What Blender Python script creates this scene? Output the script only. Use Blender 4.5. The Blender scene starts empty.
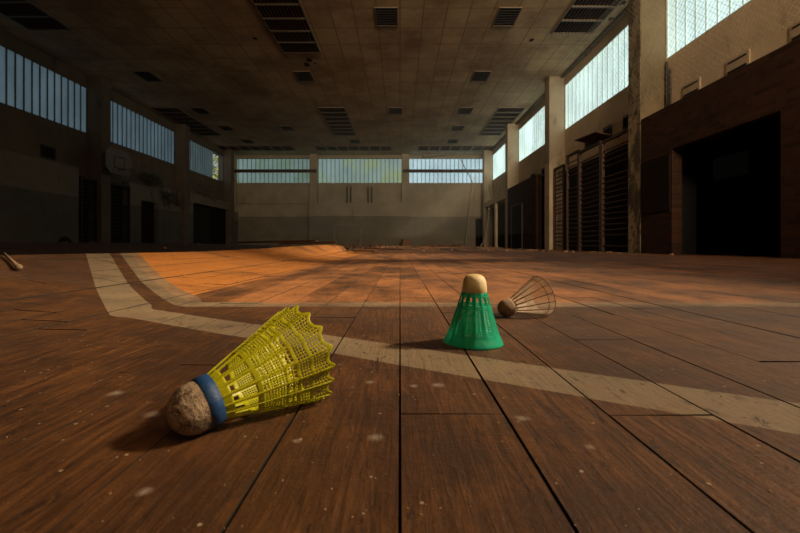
import bpy, bmesh, math, random
from mathutils import Vector, Matrix, Quaternion, noise
random.seed(7)
C = bpy.context.scene
COL = C.collection
PI = math.pi
# ------------------------------------------------------------------ camera, world, sun, exposure
cam_d = bpy.data.cameras.new('camera'); cam = bpy.data.objects.new('camera', cam_d); COL.objects.link(cam)
cam_d.lens = 18.0; cam_d.sensor_width = 36.0; cam_d.shift_y = -21.5/800
cam_d.clip_start = 0.01; cam_d.clip_end = 300
cam.location = (0, 0, 0.105); cam.rotation_euler = (PI/2, 0, 0)
cam_d.dof.use_dof = True; cam_d.dof.focus_distance = 0.50; cam_d.dof.aperture_fstop = 18
C.camera = cam
w = bpy.data.worlds.new('sky'); C.world = w; w.use_nodes = True
w.node_tree.nodes['Background'].inputs[0].default_value = (0.66, 0.76, 0.86, 1)
w.node_tree.nodes['Background'].inputs[1].default_value = 0.55
sd = bpy.data.lights.new('sun', 'SUN'); sd.energy = 10.0; sd.color = (1.0, 0.75, 0.49); sd.angle = math.radians(6)
sun = bpy.data.objects.new('sun', sd); COL.objects.link(sun)
SUN_EL, SUN_AZ = math.radians(38.6), math.radians(9)        # azimuth: from +X turned towards +Y
sdir = Vector((math.cos(SUN_EL)*math.cos(SUN_AZ), math.cos(SUN_EL)*math.sin(SUN_AZ), math.sin(SUN_EL)))
sun.rotation_euler = sdir.to_track_quat('Z', 'Y').to_euler()
sun.location = sdir*30
def fill_lamp(name, loc, rot, sx, sy, power, col, spread=180):      # added fill lamps, set at open window bays out of view
    a = bpy.data.lights.new(name, 'AREA'); a.shape = 'RECTANGLE'; a.size = sx; a.size_y = sy; a.energy = power; a.color = col; a.spread = math.radians(spread)
    o = bpy.data.objects.new(name, a); COL.objects.link(o); o.location = loc; o.rotation_euler = rot; return o
fill_lamp('fill_front', (3.2, -4.85, 4.97), (PI/2+.22, 0, -.12), 4.6, 1.6, 900, (1.0, .78, .54), 92)  # added fill for the hall, its spread kept off the near floor
fill_lamp('fill_side', (6.3, 1.1, 4.97), (0, PI/2, 0), 1.6, 4.2, 15, (1.0, .84, .64))  # added weak fill lamp outside the side bay
C.view_settings.view_transform = 'Standard'; C.view_settings.look = 'None'
C.view_settings.exposure = -0.3; C.view_settings.gamma = 1.0
C.view_settings.use_curve_mapping = False

# ------------------------------------------------------------------ helpers
class MB:
    def __init__(s): s.v = []; s.f = []
    def quad(s, a, b, c, d):
        i = len(s.v); s.v += [tuple(a), tuple(b), tuple(c), tuple(d)]; s.f.append((i, i+1, i+2, i+3)); return s
    def box(s, x0, x1, y0, y1, z0, z1):
        i = len(s.v)
        s.v += [(x0,y0,z0),(x1,y0,z0),(x1,y1,z0),(x0,y1,z0),(x0,y0,z1),(x1,y0,z1),(x1,y1,z1),(x0,y1,z1)]
        for q in ((0,3,2,1),(4,5,6,7),(0,1,5,4),(1,2,6,5),(2,3,7,6),(3,0,4,7)): s.f.append(tuple(i+k for k in q))
        return s
    def tube(s, p0, p1, r, n=8, r1=None, cap=True):
        p0 = Vector(p0); p1 = Vector(p1); r1 = r if r1 is None else r1
        d = (p1-p0).normalized(); a = d.orthogonal().normalized(); b = d.cross(a); i = len(s.v)
        for k in range(n):
            t = 2*PI*k/n; o = a*math.cos(t)+b*math.sin(t)
            s.v += [tuple(p0+o*r), tuple(p1+o*r1)]
        for k in range(n):
            m = (k+1) % n; s.f.append((i+2*k, i+2*m, i+2*m+1, i+2*k+1))
        if cap:
            s.f.append(tuple(i+2*k for k in reversed(range(n)))); s.f.append(tuple(i+2*k+1 for k in range(n)))
        return s
    def path(s, pts, r, n=6):
        for a, b in zip(pts, pts[1:]): s.tube(a, b, r, n)
        return s
    def lathe(s, prof, n=32, cap=(True, True)):
        i = len(s.v)
        for (r, z) in prof:
            for k in range(n):
                t = 2*PI*k/n; s.v.append((r*math.cos(t), r*math.sin(t), z))
        for j in range(len(prof)-1):
            for k in range(n):
                m = (k+1) % n; s.f.append((i+j*n+k, i+j*n+m, i+(j+1)*n+m, i+(j+1)*n+k))
        if cap[0]: s.f.append(tuple(i+k for k in reversed(range(n))))
        if cap[1]: s.f.append(tuple(i+(len(prof)-1)*n+k for k in range(n)))
        return s
    def rock(s, c, r, rnd):
        i = len(s.v); bm = bmesh.new(); bmesh.ops.create_icosphere(bm, subdivisions=1, radius=1)
        sc = (rnd.uniform(.6,1.3), rnd.uniform(.6,1.3), rnd.uniform(.35,.8)); a = rnd.uniform(0, 6)
        for v in bm.verts:
            k = r*rnd.uniform(.7, 1.15); x, y = v.co.x*sc[0], v.co.y*sc[1]
            s.v.append((c[0]+k*(x*math.cos(a)-y*math.sin(a)), c[1]+k*(x*math.sin(a)+y*math.cos(a)), c[2]+k*v.co.z*sc[2]))
        for f in bm.faces: s.f.append(tuple(i+v.index for v in f.verts))
        bm.free(); return s
    def build(s, name, mat, parent=None, smooth=False, bevel=0):
        me = bpy.data.meshes.new(name); me.from_pydata(s.v, [], s.f); me.update()
        o = bpy.data.objects.new(name, me); COL.objects.link(o); me.materials.append(mat)
        if smooth: me.shade_smooth()
        if parent is not None: o.parent = parent
        if bevel:
            m = o.modifiers.new('bevel', 'BEVEL'); m.width = bevel; m.segments = 2
        return o
def tag(o, label=None, cat=None, group=None, kind=None):
    if label: o['label'] = label
    if cat: o['category'] = cat
    if group: o['group'] = group
    if kind: o['kind'] = kind
    return o
def struct(o): o['kind'] = 'structure'; return o
def empty(name, loc=(0,0,0)):
    o = bpy.data.objects.new(name, None); COL.objects.link(o); o.location = loc; return o
def copy_tree(o, parent=None):
    c = o.copy(); COL.objects.link(c)
    if parent is not None: c.parent = parent
    for ch in list(o.children): copy_tree(ch, c)
    return c

# ------------------------------------------------------------------ material helpers
class NT:
    def __init__(s, name):
        s.m = bpy.data.materials.new(name); s.m.use_nodes = True; s.t = s.m.node_tree
        s.b = s.t.nodes['Principled BSDF']; s.out = s.t.nodes['Material Output']
    def n(s, typ, ins=None, **props):
        nd = s.t.nodes.new(typ)
        for k, v in props.items(): setattr(nd, k, v)
        for k, v in (ins or {}).items(): s.set(nd.inputs[k], v)
        return nd
    def set(s, sock, v):
        if isinstance(v, bpy.types.NodeSocket): s.t.links.new(v, sock)
        elif v is not None: sock.default_value = v
    def math(s, op, a, b=None, c=None, clamp=False):
        nd = s.t.nodes.new('ShaderNodeMath'); nd.operation = op; nd.use_clamp = clamp
        s.set(nd.inputs[0], a)
        if b is not None: s.set(nd.inputs[1], b)
        if c is not None: s.set(nd.inputs[2], c)
        return nd.outputs[0]
    def mix(s, f, a, b, blend='MIX'):
        nd = s.t.nodes.new('ShaderNodeMix'); nd.data_type = 'RGBA'; nd.blend_type = blend
        s.set(nd.inputs[0], f); s.set(nd.inputs[6], a); s.set(nd.inputs[7], b); return nd.outputs[2]
    def co(s, scale=(1,1,1)):
        if not hasattr(s, '_tc'): s._tc = s.n('ShaderNodeTexCoord').outputs['Object']
        if scale == (1,1,1): return s._tc
        return s.n('ShaderNodeMapping', {'Vector': s._tc, 'Scale': scale}).outputs[0]
    def noise(s, scale, detail=4, sc=(1,1,1), rough=.55, dist=0):
        return s.n('ShaderNodeTexNoise', {'Vector': s.co(sc), 'Scale': scale, 'Detail': detail, 'Roughness': rough, 'Distortion': dist}).outputs[0]
    def ramp(s, f, a, b):       # smooth 0..1 between a and b
        return s.n('ShaderNodeMapRange', {0: f, 1: a, 2: b, 3: 0.0, 4: 1.0}, interpolation_type='SMOOTHSTEP').outputs[0]
    def fin(s, col=None, rough=None, bump=None, bs=.3, bd=.01):
        if col is not None: s.set(s.b.inputs['Base Color'], col)
        if rough is not None: s.set(s.b.inputs['Roughness'], rough)
        if bump is not None:
            b = s.n('ShaderNodeBump', {'Height': bump, 'Strength': bs, 'Distance': bd}); s.set(s.b.inputs['Normal'], b.outputs[0])
        return s.m
def rgb(r, g, b): return (r, g, b, 1)
def simple(name, col, rough=.6, metal=0, var=.25, scale=8, spec=.5, bump=.15):
    t = NT(name); n = t.noise(scale, 5)
    c = t.mix(n, rgb(*[max(0, x*(1-var)) for x in col]), rgb(*[x*(1+var) for x in col]))
    t.b.inputs['Metallic'].default_value = metal; t.b.inputs['Specular IOR Level'].default_value = spec
    return t.fin(c, rough, n, bump, .005)
def plaster(name, col, dado=None, dado_z=2.0, dirt=.6):
    t = NT(name); n1 = t.noise(.9, 6, rough=.65); n2 = t.noise(2.2, 8, (1,1,.35), .7); n3 = t.noise(18, 4)
    c = t.mix(t.ramp(n1, .3, .75), rgb(*[x*.72 for x in col]), rgb(*col))
    if dado is not None:
        z = t.n('ShaderNodeSeparateXYZ', {0: t.co()}).outputs[2]
        edge = t.math('LESS_THAN', z, dado_z)
        d2 = t.mix(t.ramp(n1, .3, .75), rgb(*[x*.7 for x in dado]), rgb(*dado))
        c = t.mix(edge, c, d2)
    st = t.math('MULTIPLY', t.ramp(n2, .56, .75), dirt)
    c = t.mix(st, c, rgb(.035, .025, .017))
    return t.fin(c, .9, n3, .2, .01)

M = {}
M['wall_cream'] = plaster('wall_cream', (.78, .60, .38), dirt=.5)
M['wall_back'] = plaster('wall_back', (.50, .41, .27), (.29, .24, .165), 2.0, .35)
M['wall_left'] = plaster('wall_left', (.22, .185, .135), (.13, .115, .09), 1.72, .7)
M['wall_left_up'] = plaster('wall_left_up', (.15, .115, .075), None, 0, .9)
M['pillar'] = plaster('pillar', (.55, .42, .27), dirt=.75)
M['pillar_dirty'] = plaster('pillar_dirty', (.22, .16, .08), dirt=1.0)
M['black_hole'] = simple('black_hole', (.006, .005, .004), .95)  # near-black: shade inside holes, openings and the store room set as colour
M['dark_door'] = simple('dark_door', (.016, .010, .007), .9, spec=.1)
M['rust'] = simple('rust', (.075, .032, .016), .75, 0, .5, 6)
M['dark_metal'] = simple('dark_metal', (.03, .024, .02), .6, .4)
M['bar_wood'] = simple('bar_wood', (.06, .026, .012), .6, 0, .4, 5)
M['grille_metal'] = simple('grille_metal', (.16, .12, .075), .6, .2)
M['louvre'] = simple('louvre', (.03, .024, .018), .7)
M['back_trim'] = simple('back_trim', (.30, .26, .18), .8)
M['board_white'] = simple('board_white', (.17, .15, .12), .7)
M['rubble'] = simple('rubble', (.30, .16, .085), .95, 0, .5, 9)
M['grit'] = simple('grit', (.33, .23, .14), .95, 0, .5, 300)
M['cable_pale'] = simple('cable_pale', (.42, .38, .30), .9)
M['net'] = simple('net', (.20, .17, .12), .9)
M['leaf'] = simple('leaf', (.16, .22, .03), .6, 0, .6, 2)
M['ivy'] = simple('ivy', (.045, .05, .018), .8, 0, .5, 4)
M['bark'] = simple('bark', (.08, .05, .03), .9)

# brick
t = NT('brick'); rot = t.n('ShaderNodeCombineXYZ'); sep = t.n('ShaderNodeSeparateXYZ', {0: t.co()})
t.set(rot.inputs[0], sep.outputs[1]); t.set(rot.inputs[1], sep.outputs[2])
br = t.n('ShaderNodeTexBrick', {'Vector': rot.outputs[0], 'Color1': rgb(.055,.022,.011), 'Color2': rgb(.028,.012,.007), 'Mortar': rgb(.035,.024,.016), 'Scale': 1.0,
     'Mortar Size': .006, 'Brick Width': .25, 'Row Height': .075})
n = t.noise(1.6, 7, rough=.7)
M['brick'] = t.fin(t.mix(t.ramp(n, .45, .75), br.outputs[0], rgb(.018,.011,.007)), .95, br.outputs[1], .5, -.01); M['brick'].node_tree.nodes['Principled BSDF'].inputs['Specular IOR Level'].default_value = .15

# ceiling
t = NT('ceiling_tiles')
br = t.n('ShaderNodeTexBrick', {'Vector': t.co(), 'Color1': rgb(.56,.39,.21), 'Color2': rgb(.46,.32,.17), 'Mortar': rgb(.05,.032,.02), 'Scale': 1.0,
     'Mortar Size': .010, 'Mortar Smooth': .3, 'Brick Width': .60, 'Row Height': .92}, offset=0.0)
n1 = t.noise(.55, 6, rough=.7); n2 = t.noise(1.4, 9, (.5,1.6,1), .75)
c = t.mix(t.ramp(n1, .35, .7), br.outputs[0], rgb(.26,.155,.075))
c = t.mix(t.math('MULTIPLY', t.ramp(n2, .60, .72), .85), c, rgb(.06,.03,.015))
M['ceiling'] = t.fin(c, .85, t.math('ADD', t.math('MULTIPLY', br.outputs[1], -1), t.math('MULTIPLY', n1, .8)), .35, .02)

def pane_mat(name, col, strength, trans=.12, spots=0, green=None):
    t = NT(name); n = t.noise(1.3, 4, (1,1,.5)); n2 = t.noise(6, 6, (1,1,.25), .7)
    c = t.mix(t.ramp(n, .3, .7), rgb(*[x*.74 for x in col]), rgb(*col))
    if green: c = t.mix(t.ramp(t.noise(.5, 4), .42, .62), c, rgb(*green))
    c = t.mix(t.math('MULTIPLY', t.ramp(n2, .55, .8), .45), c, rgb(*[x*.45 for x in col]))
    e = t.n('ShaderNodeEmission', {0: c, 1: strength}); g = t.n('ShaderNodeBsdfGlossy', {0: rgb(.5,.5,.5), 'Roughness': .35})
    a = t.n('ShaderNodeMixShader', {0: .06, 1: e.outputs[0], 2: g.outputs[0]})
    tr = t.n('ShaderNodeBsdfTransparent'); a2 = t.n('ShaderNodeMixShader', {0: trans, 1: a.outputs[0], 2: tr.outputs[0]})
    t.set(t.out.inputs[0], a2.outputs[0]); return t.m
M['pane_right'] = pane_mat('pane_right', (.64, .84, .78), 2.5, .38)
M['pane_back_r'] = pane_mat('pane_back_r', (.54, .76, .80), 1.35, .10)
M['pane_back_m'] = pane_mat('pane_back_m', (.36, .52, .46), .85, .08, green=(.38, .50, .22))
M['pane_back_l'] = pane_mat('pane_back_l', (.28, .42, .37), .72, .08, green=(.2, .32, .2))
M['pane_left'] = pane_mat('pane_left', (.17, .265, .32), .50, .03)
M['pane_left2'] = pane_mat('pane_left2', (.16, .24, .26), .46, .03)
M['pane_store'] = pane_mat('pane_store', (.3, .3, .25), .006, .0)

# floor
t = NT('parquet'); co = t.co(); sp = t.n('ShaderNodeSeparateXYZ', {0: co}); X, Y = sp.outputs[0], sp.outputs[1]
rnd = t.n('ShaderNodeAttribute', attribute_name='rnd').outputs['Fac']
shift = t.n('ShaderNodeVectorMath', {0: co, 1: t.n('ShaderNodeCombineXYZ', {1: t.math('MULTIPLY', rnd, 7.0), 2: t.math('MULTIPLY', rnd, 9.0)}).outputs[0]}, operation='ADD').outputs[0]
gm = t.n('ShaderNodeMapping', {'Vector': shift, 'Scale': (26, 2.2, 1)}).outputs[0]
g1 = t.n('ShaderNodeTexNoise', {'Vector': gm, 'Scale': 9.0, 'Detail': 6, 'Roughness': .6, 'Distortion': .6}).outputs[0]
gm2 = t.n('ShaderNodeMapping', {'Vector': shift, 'Scale': (1, .12, 1)}).outputs[0]
g2 = t.n('ShaderNodeTexNoise', {'Vector': gm2, 'Scale': 900.0, 'Detail': 2}).outputs[0]
blot = t.noise(7, 6, rough=.7); blot2 = t.noise(1.3, 5, (1,2.2,1), .6); fine = t.noise(160, 4, rough=.7)
wood = t.mix(t.ramp(g1, .26, .74), rgb(.024, .010, .004), rgb(.125, .054, .017))
wood = t.mix(t.math('MULTIPLY', t.ramp(g2, .45, .75), .35), wood, rgb(.05, .022, .01))
wood = t.mix(t.math('MULTIPLY', rnd, .5), wood, rgb(.075, .033, .011))
wood = t.mix(t.math('MULTIPLY', t.ramp(blot, .42, .60), .85), wood, rgb(.033, .015, .007))
# the painted playing field beyond the straight court line
l2 = t.math('MAXIMUM', .708, t.math('ADD', .275, t.math('MULTIPLY', X, -1.19)))
far = t.math('MULTIPLY', t.math('GREATER_THAN', Y, l2), t.math('GREATER_THAN', X, -1.25))  # orange cut behind the ridge, which puts the shade there into the colour
worn = t.ramp(t.math('ADD', t.math('MULTIPLY', t.noise(3.2, 7, (1.6,1,1), .72), 1.0), t.math('MULTIPLY', t.math('SUBTRACT', rnd, .5), .13)), .34, .72)
ramp_z = t.math('LESS_THAN', X, -.43)
worn = t.math('MAXIMUM', worn, t.math('MULTIPLY', ramp_z, .75))
orange = t.mix(ramp_z, t.mix(t.ramp(fine, .3, .7), rgb(.29, .118, .040), rgb(.42, .185, .066)), t.mix(t.ramp(fine, .3, .7), rgb(.46, .165, .032), rgb(.60, .25, .052)))  # court paint; the ramp's brighter orange carries its sunlight in the colour
wood2 = t.mix(t.math('MULTIPLY', t.math('MULTIPLY', far, worn), .85), wood, orange)
wood2 = t.mix(t.math('MULTIPLY', t.ramp(blot2, .50, .64), .6), wood2, rgb(.075, .04, .024))
def band(center, half):
    d = t.math('ABSOLUTE', t.math('SUBTRACT', Y, center))
    return t.math('LESS_THAN', d, half)
l1 = t.math('MAXIMUM', t.math('MULTIPLY_ADD', X, -.58, .384), t.math('MULTIPLY_ADD', X, -1.185, .134))
h1 = t.n('ShaderNodeMapRange', {0: X, 1: -.40, 2: -.43, 3: .034, 4: .050}).outputs[0]
h2 = t.n('ShaderNodeMapRange', {0: X, 1: -.36, 2: -.40, 3: .026, 4: .046}).outputs[0]
inx = t.math('GREATER_THAN', X, -1.6); m1 = t.math('MULTIPLY', band(l1, h1), inx); m2 = t.math('MULTIPLY', band(l2, h2), inx)
wearn = t.ramp(t.noise(14, 8, rough=.75), .30, .52)
wear2 = t.ramp(t.noise(5, 8, (1,1,1), .75), .40, .60)
cream = t.mix(t.ramp(blot, .35, .7), rgb(.21, .165, .105), rgb(.11, .085, .055))
cream = t.mix(t.math('MULTIPLY', t.ramp(g1, .5, .8), .35), cream, rgb(.16, .10, .055))
col = t.mix(t.math('MULTIPLY', m1, t.math('MULTIPLY_ADD', wearn, .35, .55)), wood2, cream)
flat2 = t.math('MULTIPLY', m2, t.math('MAXIMUM', t.math('MULTIPLY_ADD', wear2, .55, .35), t.math('MULTIPLY', ramp_z, .8)))
col = t.mix(flat2, col, cream)
# dark scratches, grit specks and dusty spots
sc = t.n('ShaderNodeTexNoise', {'Vector': t.co((1, .45, 1)), 'Scale': 60.0, 'Detail': 8, 'Roughness': .8, 'Distortion': 1.2}).outputs[0]
col = t.mix(t.math('MULTIPLY', t.ramp(sc, .55, .64), .88), col, rgb(.018, .01, .006))
vo = t.n('ShaderNodeTexVoronoi', {'Vector': co, 'Scale': 95.0, 'Randomness': 1.0}); vd = vo.outputs['Distance']
vr = t.n('ShaderNodeSeparateColor', {0: vo.outputs['Color']}).outputs[0]
spk = t.math('MULTIPLY', t.math('LESS_THAN', vd, t.math('MULTIPLY', vr, .10)), t.math('GREATER_THAN', vr, .55))
col = t.mix(t.math('MULTIPLY', spk, .75), col, rgb(.32, .25, .18))
for (px, py, r) in ((370,382,.0045),(438,385,.006),(414,386,.004),(375,437,.005),(522,418,.005),(590,447,.003),(116,393,.006),(152,414,.006),(145,492,.004),(297,441,.003)):
    wy = 42/(py-245); wx = (px-400)*wy/400
    dv = t.n('ShaderNodeVectorMath', {0: co, 1: (wx, wy, 0)}, operation='DISTANCE').outputs['Value']
    k = t.ramp(t.math('ADD', dv, t.math('MULTIPLY', fine, r*1.1)), r*1.7, r*.5)
    col = t.mix(t.math('MULTIPLY', k, .55), col, rgb(.30, .26, .22))
hgt = t.math('ADD', t.math('MULTIPLY', g1, .6), t.math('ADD', t.math('MULTIPLY', fine, .5), t.math('MULTIPLY', spk, .8)))
rough = t.math('MULTIPLY_ADD', blot, .35, .42)
t.b.inputs['Specular IOR Level'].default_value = .32
M['parquet'] = t.fin(col, rough, hgt, .8, .0018)
M['subfloor'] = simple('subfloor', (.008, .006, .004), .95)

# ------------------------------------------------------------------ the hall
XL, XR, YF, YB, ZC = -11.1, 5.85, -5.0, 26.7, 6.1
XRI = 5.3          # inner face of right pillars and brick infill
XLI = -10.8
def smooth(a, b, x):
    k = min(1, max(0, (x-a)/(b-a))); return k*k*(3-2*k)
def lerp(a, b, k): return a+(b-a)*k
def floor_z(x, y):
    z = -.083*smooth(1.2, 5.85, x)*(1-.35*smooth(9, 20, y))
    if x < -.42 and y < 4.7:
        k = smooth(2.6, 4.6, y)
        xc = lerp(-.95, -.72, k); zc = lerp(.077, .112, k) + .004*math.sin(y*2.3)
        x1 = lerp(-.63, -.62, k)
        if x > x1: z += .012*((-.42-x)/(-.42-x1))**1.5
        elif x > xc:
            q = (x1-x)/(x1-xc); z += lerp(.012, zc, q*.82+.18*q*q)
        else:
            z += zc*(1-smooth(.04, .55, xc-x)) + .155*smooth(-3.2, -6.5, x)
    elif y >= 4.7:
        z += .155*smooth(-3.2, -6.5, x)*(1-.6*smooth(10, 24, y))
        z += .006*noise.noise(Vector((x*.8, y*.5, 0)))
    return z
P = .0645
fixed = {0: [.2485, .80], 2: [.247, .70], 3: [.444, .95], 1: [.08, .62], -6: [.262, .66], -5: [.262, .72], -1: [.09, .69], -2: [.1, .58], -3: [.35, .83],
         -4: [.12, .56], -7: [.495, .93], -8: [.545, 1.05], -9: [.60, 1.0], -10: [.65, 1.15], 4: [.14, .60], 5: [.36, .80], 6: [.19, .66]}
mb = MB(); rvals = []; mids = []
rf = random.Random(3)
k0, k1 = math.floor(XL/P), math.ceil(XR/P)
for k in range(k0, k1):
    xa, xb = k*P, (k+1)*P
    near = -20 <= k <= 26
    js = [YF-.1]
    if k in fixed:
        y = fixed[k][0]; pre = []
        while y > YF: y -= rf.uniform(.38, .55); pre.append(y)
        js = sorted([max(YF-.1, q) for q in pre]) + fixed[k]; y = js[-1]
    else: y = YF-.1 - rf.uniform(0, .3)
    while y < YB+.2:
        L = rf.uniform(.34, .56) if (near and y < 9) else rf.uniform(.5, .9) if y < 9 else rf.uniform(.9, 1.6)
        y += L; js.append(min(y, YB+.2))
    if k < -15: js = sorted(js + [4.7])
    for (ya, yb) in zip(js, js[1:]):
        if yb-ya < .02: continue
        g = rf.uniform(.0003, .0008) if rf.random() < .7 else rf.uniform(.0007, .0012)
        if k in (0, -1): g = .0007
        gl = (.005 if k == -10 else .003) if k in (-10, -7) and ya < 4.7 else g; gr = (.005 if k == -11 else .003) if k in (-11, -8) and ya < 4.7 else g
        ge = rf.uniform(.0003, .0010) if not -11 < k < -6 else .0018; r = rf.random()
        dz = [rf.uniform(-.0005, .0004) if near else 0 for _ in range(4)]
        seg = max(1, int((yb-ya)/.12)) if near and y < 60 and ya < 5 else (2 if ya < 9 else 1)
        ring = []
        i0 = len(mb.v)
        for s_ in range(seg+1):
            q = s_/seg; yy = lerp(ya+ge, yb-ge, q); yq = min(yy, 4.69) if ya < 4.7-.03 and k < -6 else yy
            za = floor_z(xa+g, yq)+lerp(dz[0], dz[1], q); zb = floor_z(xb-g, yq)+lerp(dz[2], dz[3], q)
            mb.v += [(xa+gl, yy, za), (xb-gr, yy, zb), (xa+gl, yy, za-.018), (xb-gr, yy, zb-.018)]
        for s_ in range(seg):
            a = i0+4*s_; b = a+4
            mb.f += [(a, a+1, b+1, b), (a+2, a, b, b+2), (a+1, a+3, b+3, b+1)]; rvals += [r]*3; mids += [0, 1, 1]
        e = i0+4*seg
        mb.f += [(i0+2, i0+3, i0+1, i0), (e, e+1, e+3, e+2)]; rvals += [r]*2; mids += [1, 1]
fl = struct(mb.build('floor', M['parquet']))
fl.data.materials.append(M['subfloor']); fl.data.polygons.foreach_set('material_index', mids)
at = fl.data.attributes.new('rnd', 'FLOAT', 'FACE'); at.data.foreach_set('value', rvals)
# the ground under the boards: follows the same heave, 15 mm lower
xs = [XL-.3, -8, -6.5, -5.5, -5, -4.2, -3.2, -2, -1.5, -1.2, -1.0, -.9, -.8, -.72, -.63, -.5, -.42, -.2, 0, .6, 1.2, 2, 3, 4, 5, XR+.3]
ys = [YF-.2, 0, .5, 1, 1.5, 2, 2.5, 3, 3.5, 4, 4.4, 4.68, 4.72, 6, 8, 9, 12, 15, 20, YB+.3]
mb = MB()
for y in ys:
    for x in xs: mb.v.append((x, y, floor_z(x, y)-.016))
nx = len(xs)
for j in range(len(ys)-1):
    for i in range(nx-1): mb.f.append((j*nx+i, j*nx+i+1, (j+1)*nx+i+1, (j+1)*nx+i))
struct(mb.build('floor_underlay', M['subfloor']))

struct(MB().box(XL-.4, XR+.4, YF-.4, YB+.4, ZC, ZC+.3).build('ceiling', M['ceiling']))
mb = MB(); mb.box(XL-.3, XR+.3, YF-.3, YF, -.4, 4.17).box(XL-.3, XR+.3, YF-.3, YF, 5.78, ZC)
for (a, b) in ((XL-.3, .9), (5.5, XR+.3)): mb.box(a, b, YF-.3, YF, 4.17, 5.78)
struct(mb.build('wall_front', M['wall_back']))
WZ0, WZ1 = 4.17, 5.78
PR = [-2.2, 3.3, 8.8, 14.2, 19.7, 25.2]      # near faces of the right-hand pillars (0.47 deep)
# right wall with window openings and the store opening
mb = MB(); T = .3
mb.box(XR, XR+T, YF, 5.0, -.4, WZ0); mb.box(XR, XR+T, 8.4, YB, -.4, WZ0); mb.box(XR, XR+T, 5.0, 8.4, 2.4, WZ0)
mb.box(XR, XR+T, YF, YB, WZ1, ZC)
for y in PR: mb.box(XR, XR+T, y-.02, y+.49, WZ0, WZ1)
mb.box(XR, XR+T, YF, -2.2, WZ0, WZ1); mb.box(XR, XR+T, 25.69, YB+.3, WZ0, WZ1)
struct(mb.build('wall_right', M['wall_cream']))
for i, y in enumerate(PR):
    struct(MB().box(XRI, XR, y, y+.47, -.2, ZC-.003).build('trim_%d' % (i+1), M['pillar_dirty'] if i == 2 else M['pillar'], bevel=.012))
t = NT('stained_render'); n = t.noise(2.2, 8, (1, 1, .5), .75); n_ = t.noise(9, 6, rough=.7)
c = t.mix(t.ramp(n, .42, .56), rgb(.34, .25, .13), rgb(.07, .05, .022)); c = t.mix(t.math('MULTIPLY', t.ramp(n_, .52, .62), .8), c, rgb(.03, .02, .012))
M['stained'] = t.fin(c, .95, n_, .6, .02)
struct(MB().box(XRI-.012, XRI+.0, 8.805, 9.265, -.1, ZC-.005).build('trim_7', M['stained']))
# brick infill, near bay, with big opening
BT = 2.86
mb = MB(); mb.box(XRI, XRI+.2, YF, 5.57, -.2, BT); mb.box(XRI, XRI+.2, 7.8, 8.8, -.2, BT); mb.box(XRI, XRI+.2, 5.57, 7.8, 1.98, BT)
mb.box(XRI+.2, XR, YF, 8.8, BT-.12, BT)
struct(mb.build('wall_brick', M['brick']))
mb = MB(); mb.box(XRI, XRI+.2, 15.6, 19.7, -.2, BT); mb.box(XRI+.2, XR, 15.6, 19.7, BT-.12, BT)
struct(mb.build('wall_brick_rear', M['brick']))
# the store room behind the opening
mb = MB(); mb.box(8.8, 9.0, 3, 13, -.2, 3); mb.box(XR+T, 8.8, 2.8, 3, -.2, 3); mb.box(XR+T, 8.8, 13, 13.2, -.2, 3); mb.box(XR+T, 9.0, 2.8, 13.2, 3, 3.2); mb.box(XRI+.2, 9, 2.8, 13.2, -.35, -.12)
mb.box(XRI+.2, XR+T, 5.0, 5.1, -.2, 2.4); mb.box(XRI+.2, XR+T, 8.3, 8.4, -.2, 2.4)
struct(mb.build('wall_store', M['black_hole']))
# window builder: U-shaped channel glass set in rows
def window(n, axis, c, a0, a1, z0, z1, mat, pitch=.28, gap=(), inward=1, split=None, jw=.013, joint='joint'):
    root = struct(empty('window_%d' % n, (c, (a0+a1)/2, z0) if axis == 'y' else ((a0+a1)/2, c, z0)))
    def P_(a, off, z):
        p = (c+off*inward, a, z) if axis == 'y' else (a, c+off*inward, z)
        return (p[0]-root.location.x, p[1]-root.location.y, p[2]-root.location.z)
    N = max(1, round((a1-a0)/pitch)); w_ = (a1-a0)/N
    g = MB(); fr = MB()
    for i in range(N):
        u0 = a0+i*w_; u1 = u0+w_
        if any(g0 < (u0+u1)/2 < g1 for g0, g1 in gap): continue
        prof = [(u0+.003, .0), (u0+.022, .045), (u1-.022, .045), (u1-.003, .0)]
        for (p, q) in zip(prof, prof[1:]):
            g.quad(P_(p[0], p[1], z0), P_(q[0], q[1], z0), P_(q[0], q[1], z1), P_(p[0], p[1], z1))
    def bx(a, b, o0, o1, za, zb):
        p = P_(a, o0, za); q = P_(b, o1, zb)
        fr.box(min(p[0],q[0]), max(p[0],q[0]), min(p[1],q[1]), max(p[1],q[1]), za-z0, zb-z0)
    for i in range(N+1):
        u = a0+i*w_
        if any(g0+.05 < u < g1-.05 for g0, g1 in gap): continue
        bx(u-jw, u+jw, -.01, .05, z0, z1)
    bx(a0, a1, -.03, .05, z0, z0+.03); bx(a0, a1, -.03, .05, z1-.03, z1)
    if split:
        for zz in split: bx(a0, a1, -.03, .05, zz-.015, zz+.015)
    pn = g.build('pane', mat, root)
    fo = fr.build('window_frame', M[joint], root)
    return root
M['joint_light'] = simple('joint_light', (.50, .58, .52), .6)
M['joint'] = simple('joint', (.13, .15, .13), .7)
nwin = 0
for i in range(5):
    nwin += 1
    y0, y1 = PR[i]+.49, PR[i+1]-.02
    window(nwin, 'y', XR+.06, y0, y1, WZ0, WZ1, M['pane_right'], inward=-1, jw=.006, joint='joint_light', gap=((1.24, 3.3),) if i == 0 else ((3.7, 5.7),) if i == 1 else ())  # panes out of view left out to let the sun onto the floor
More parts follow.
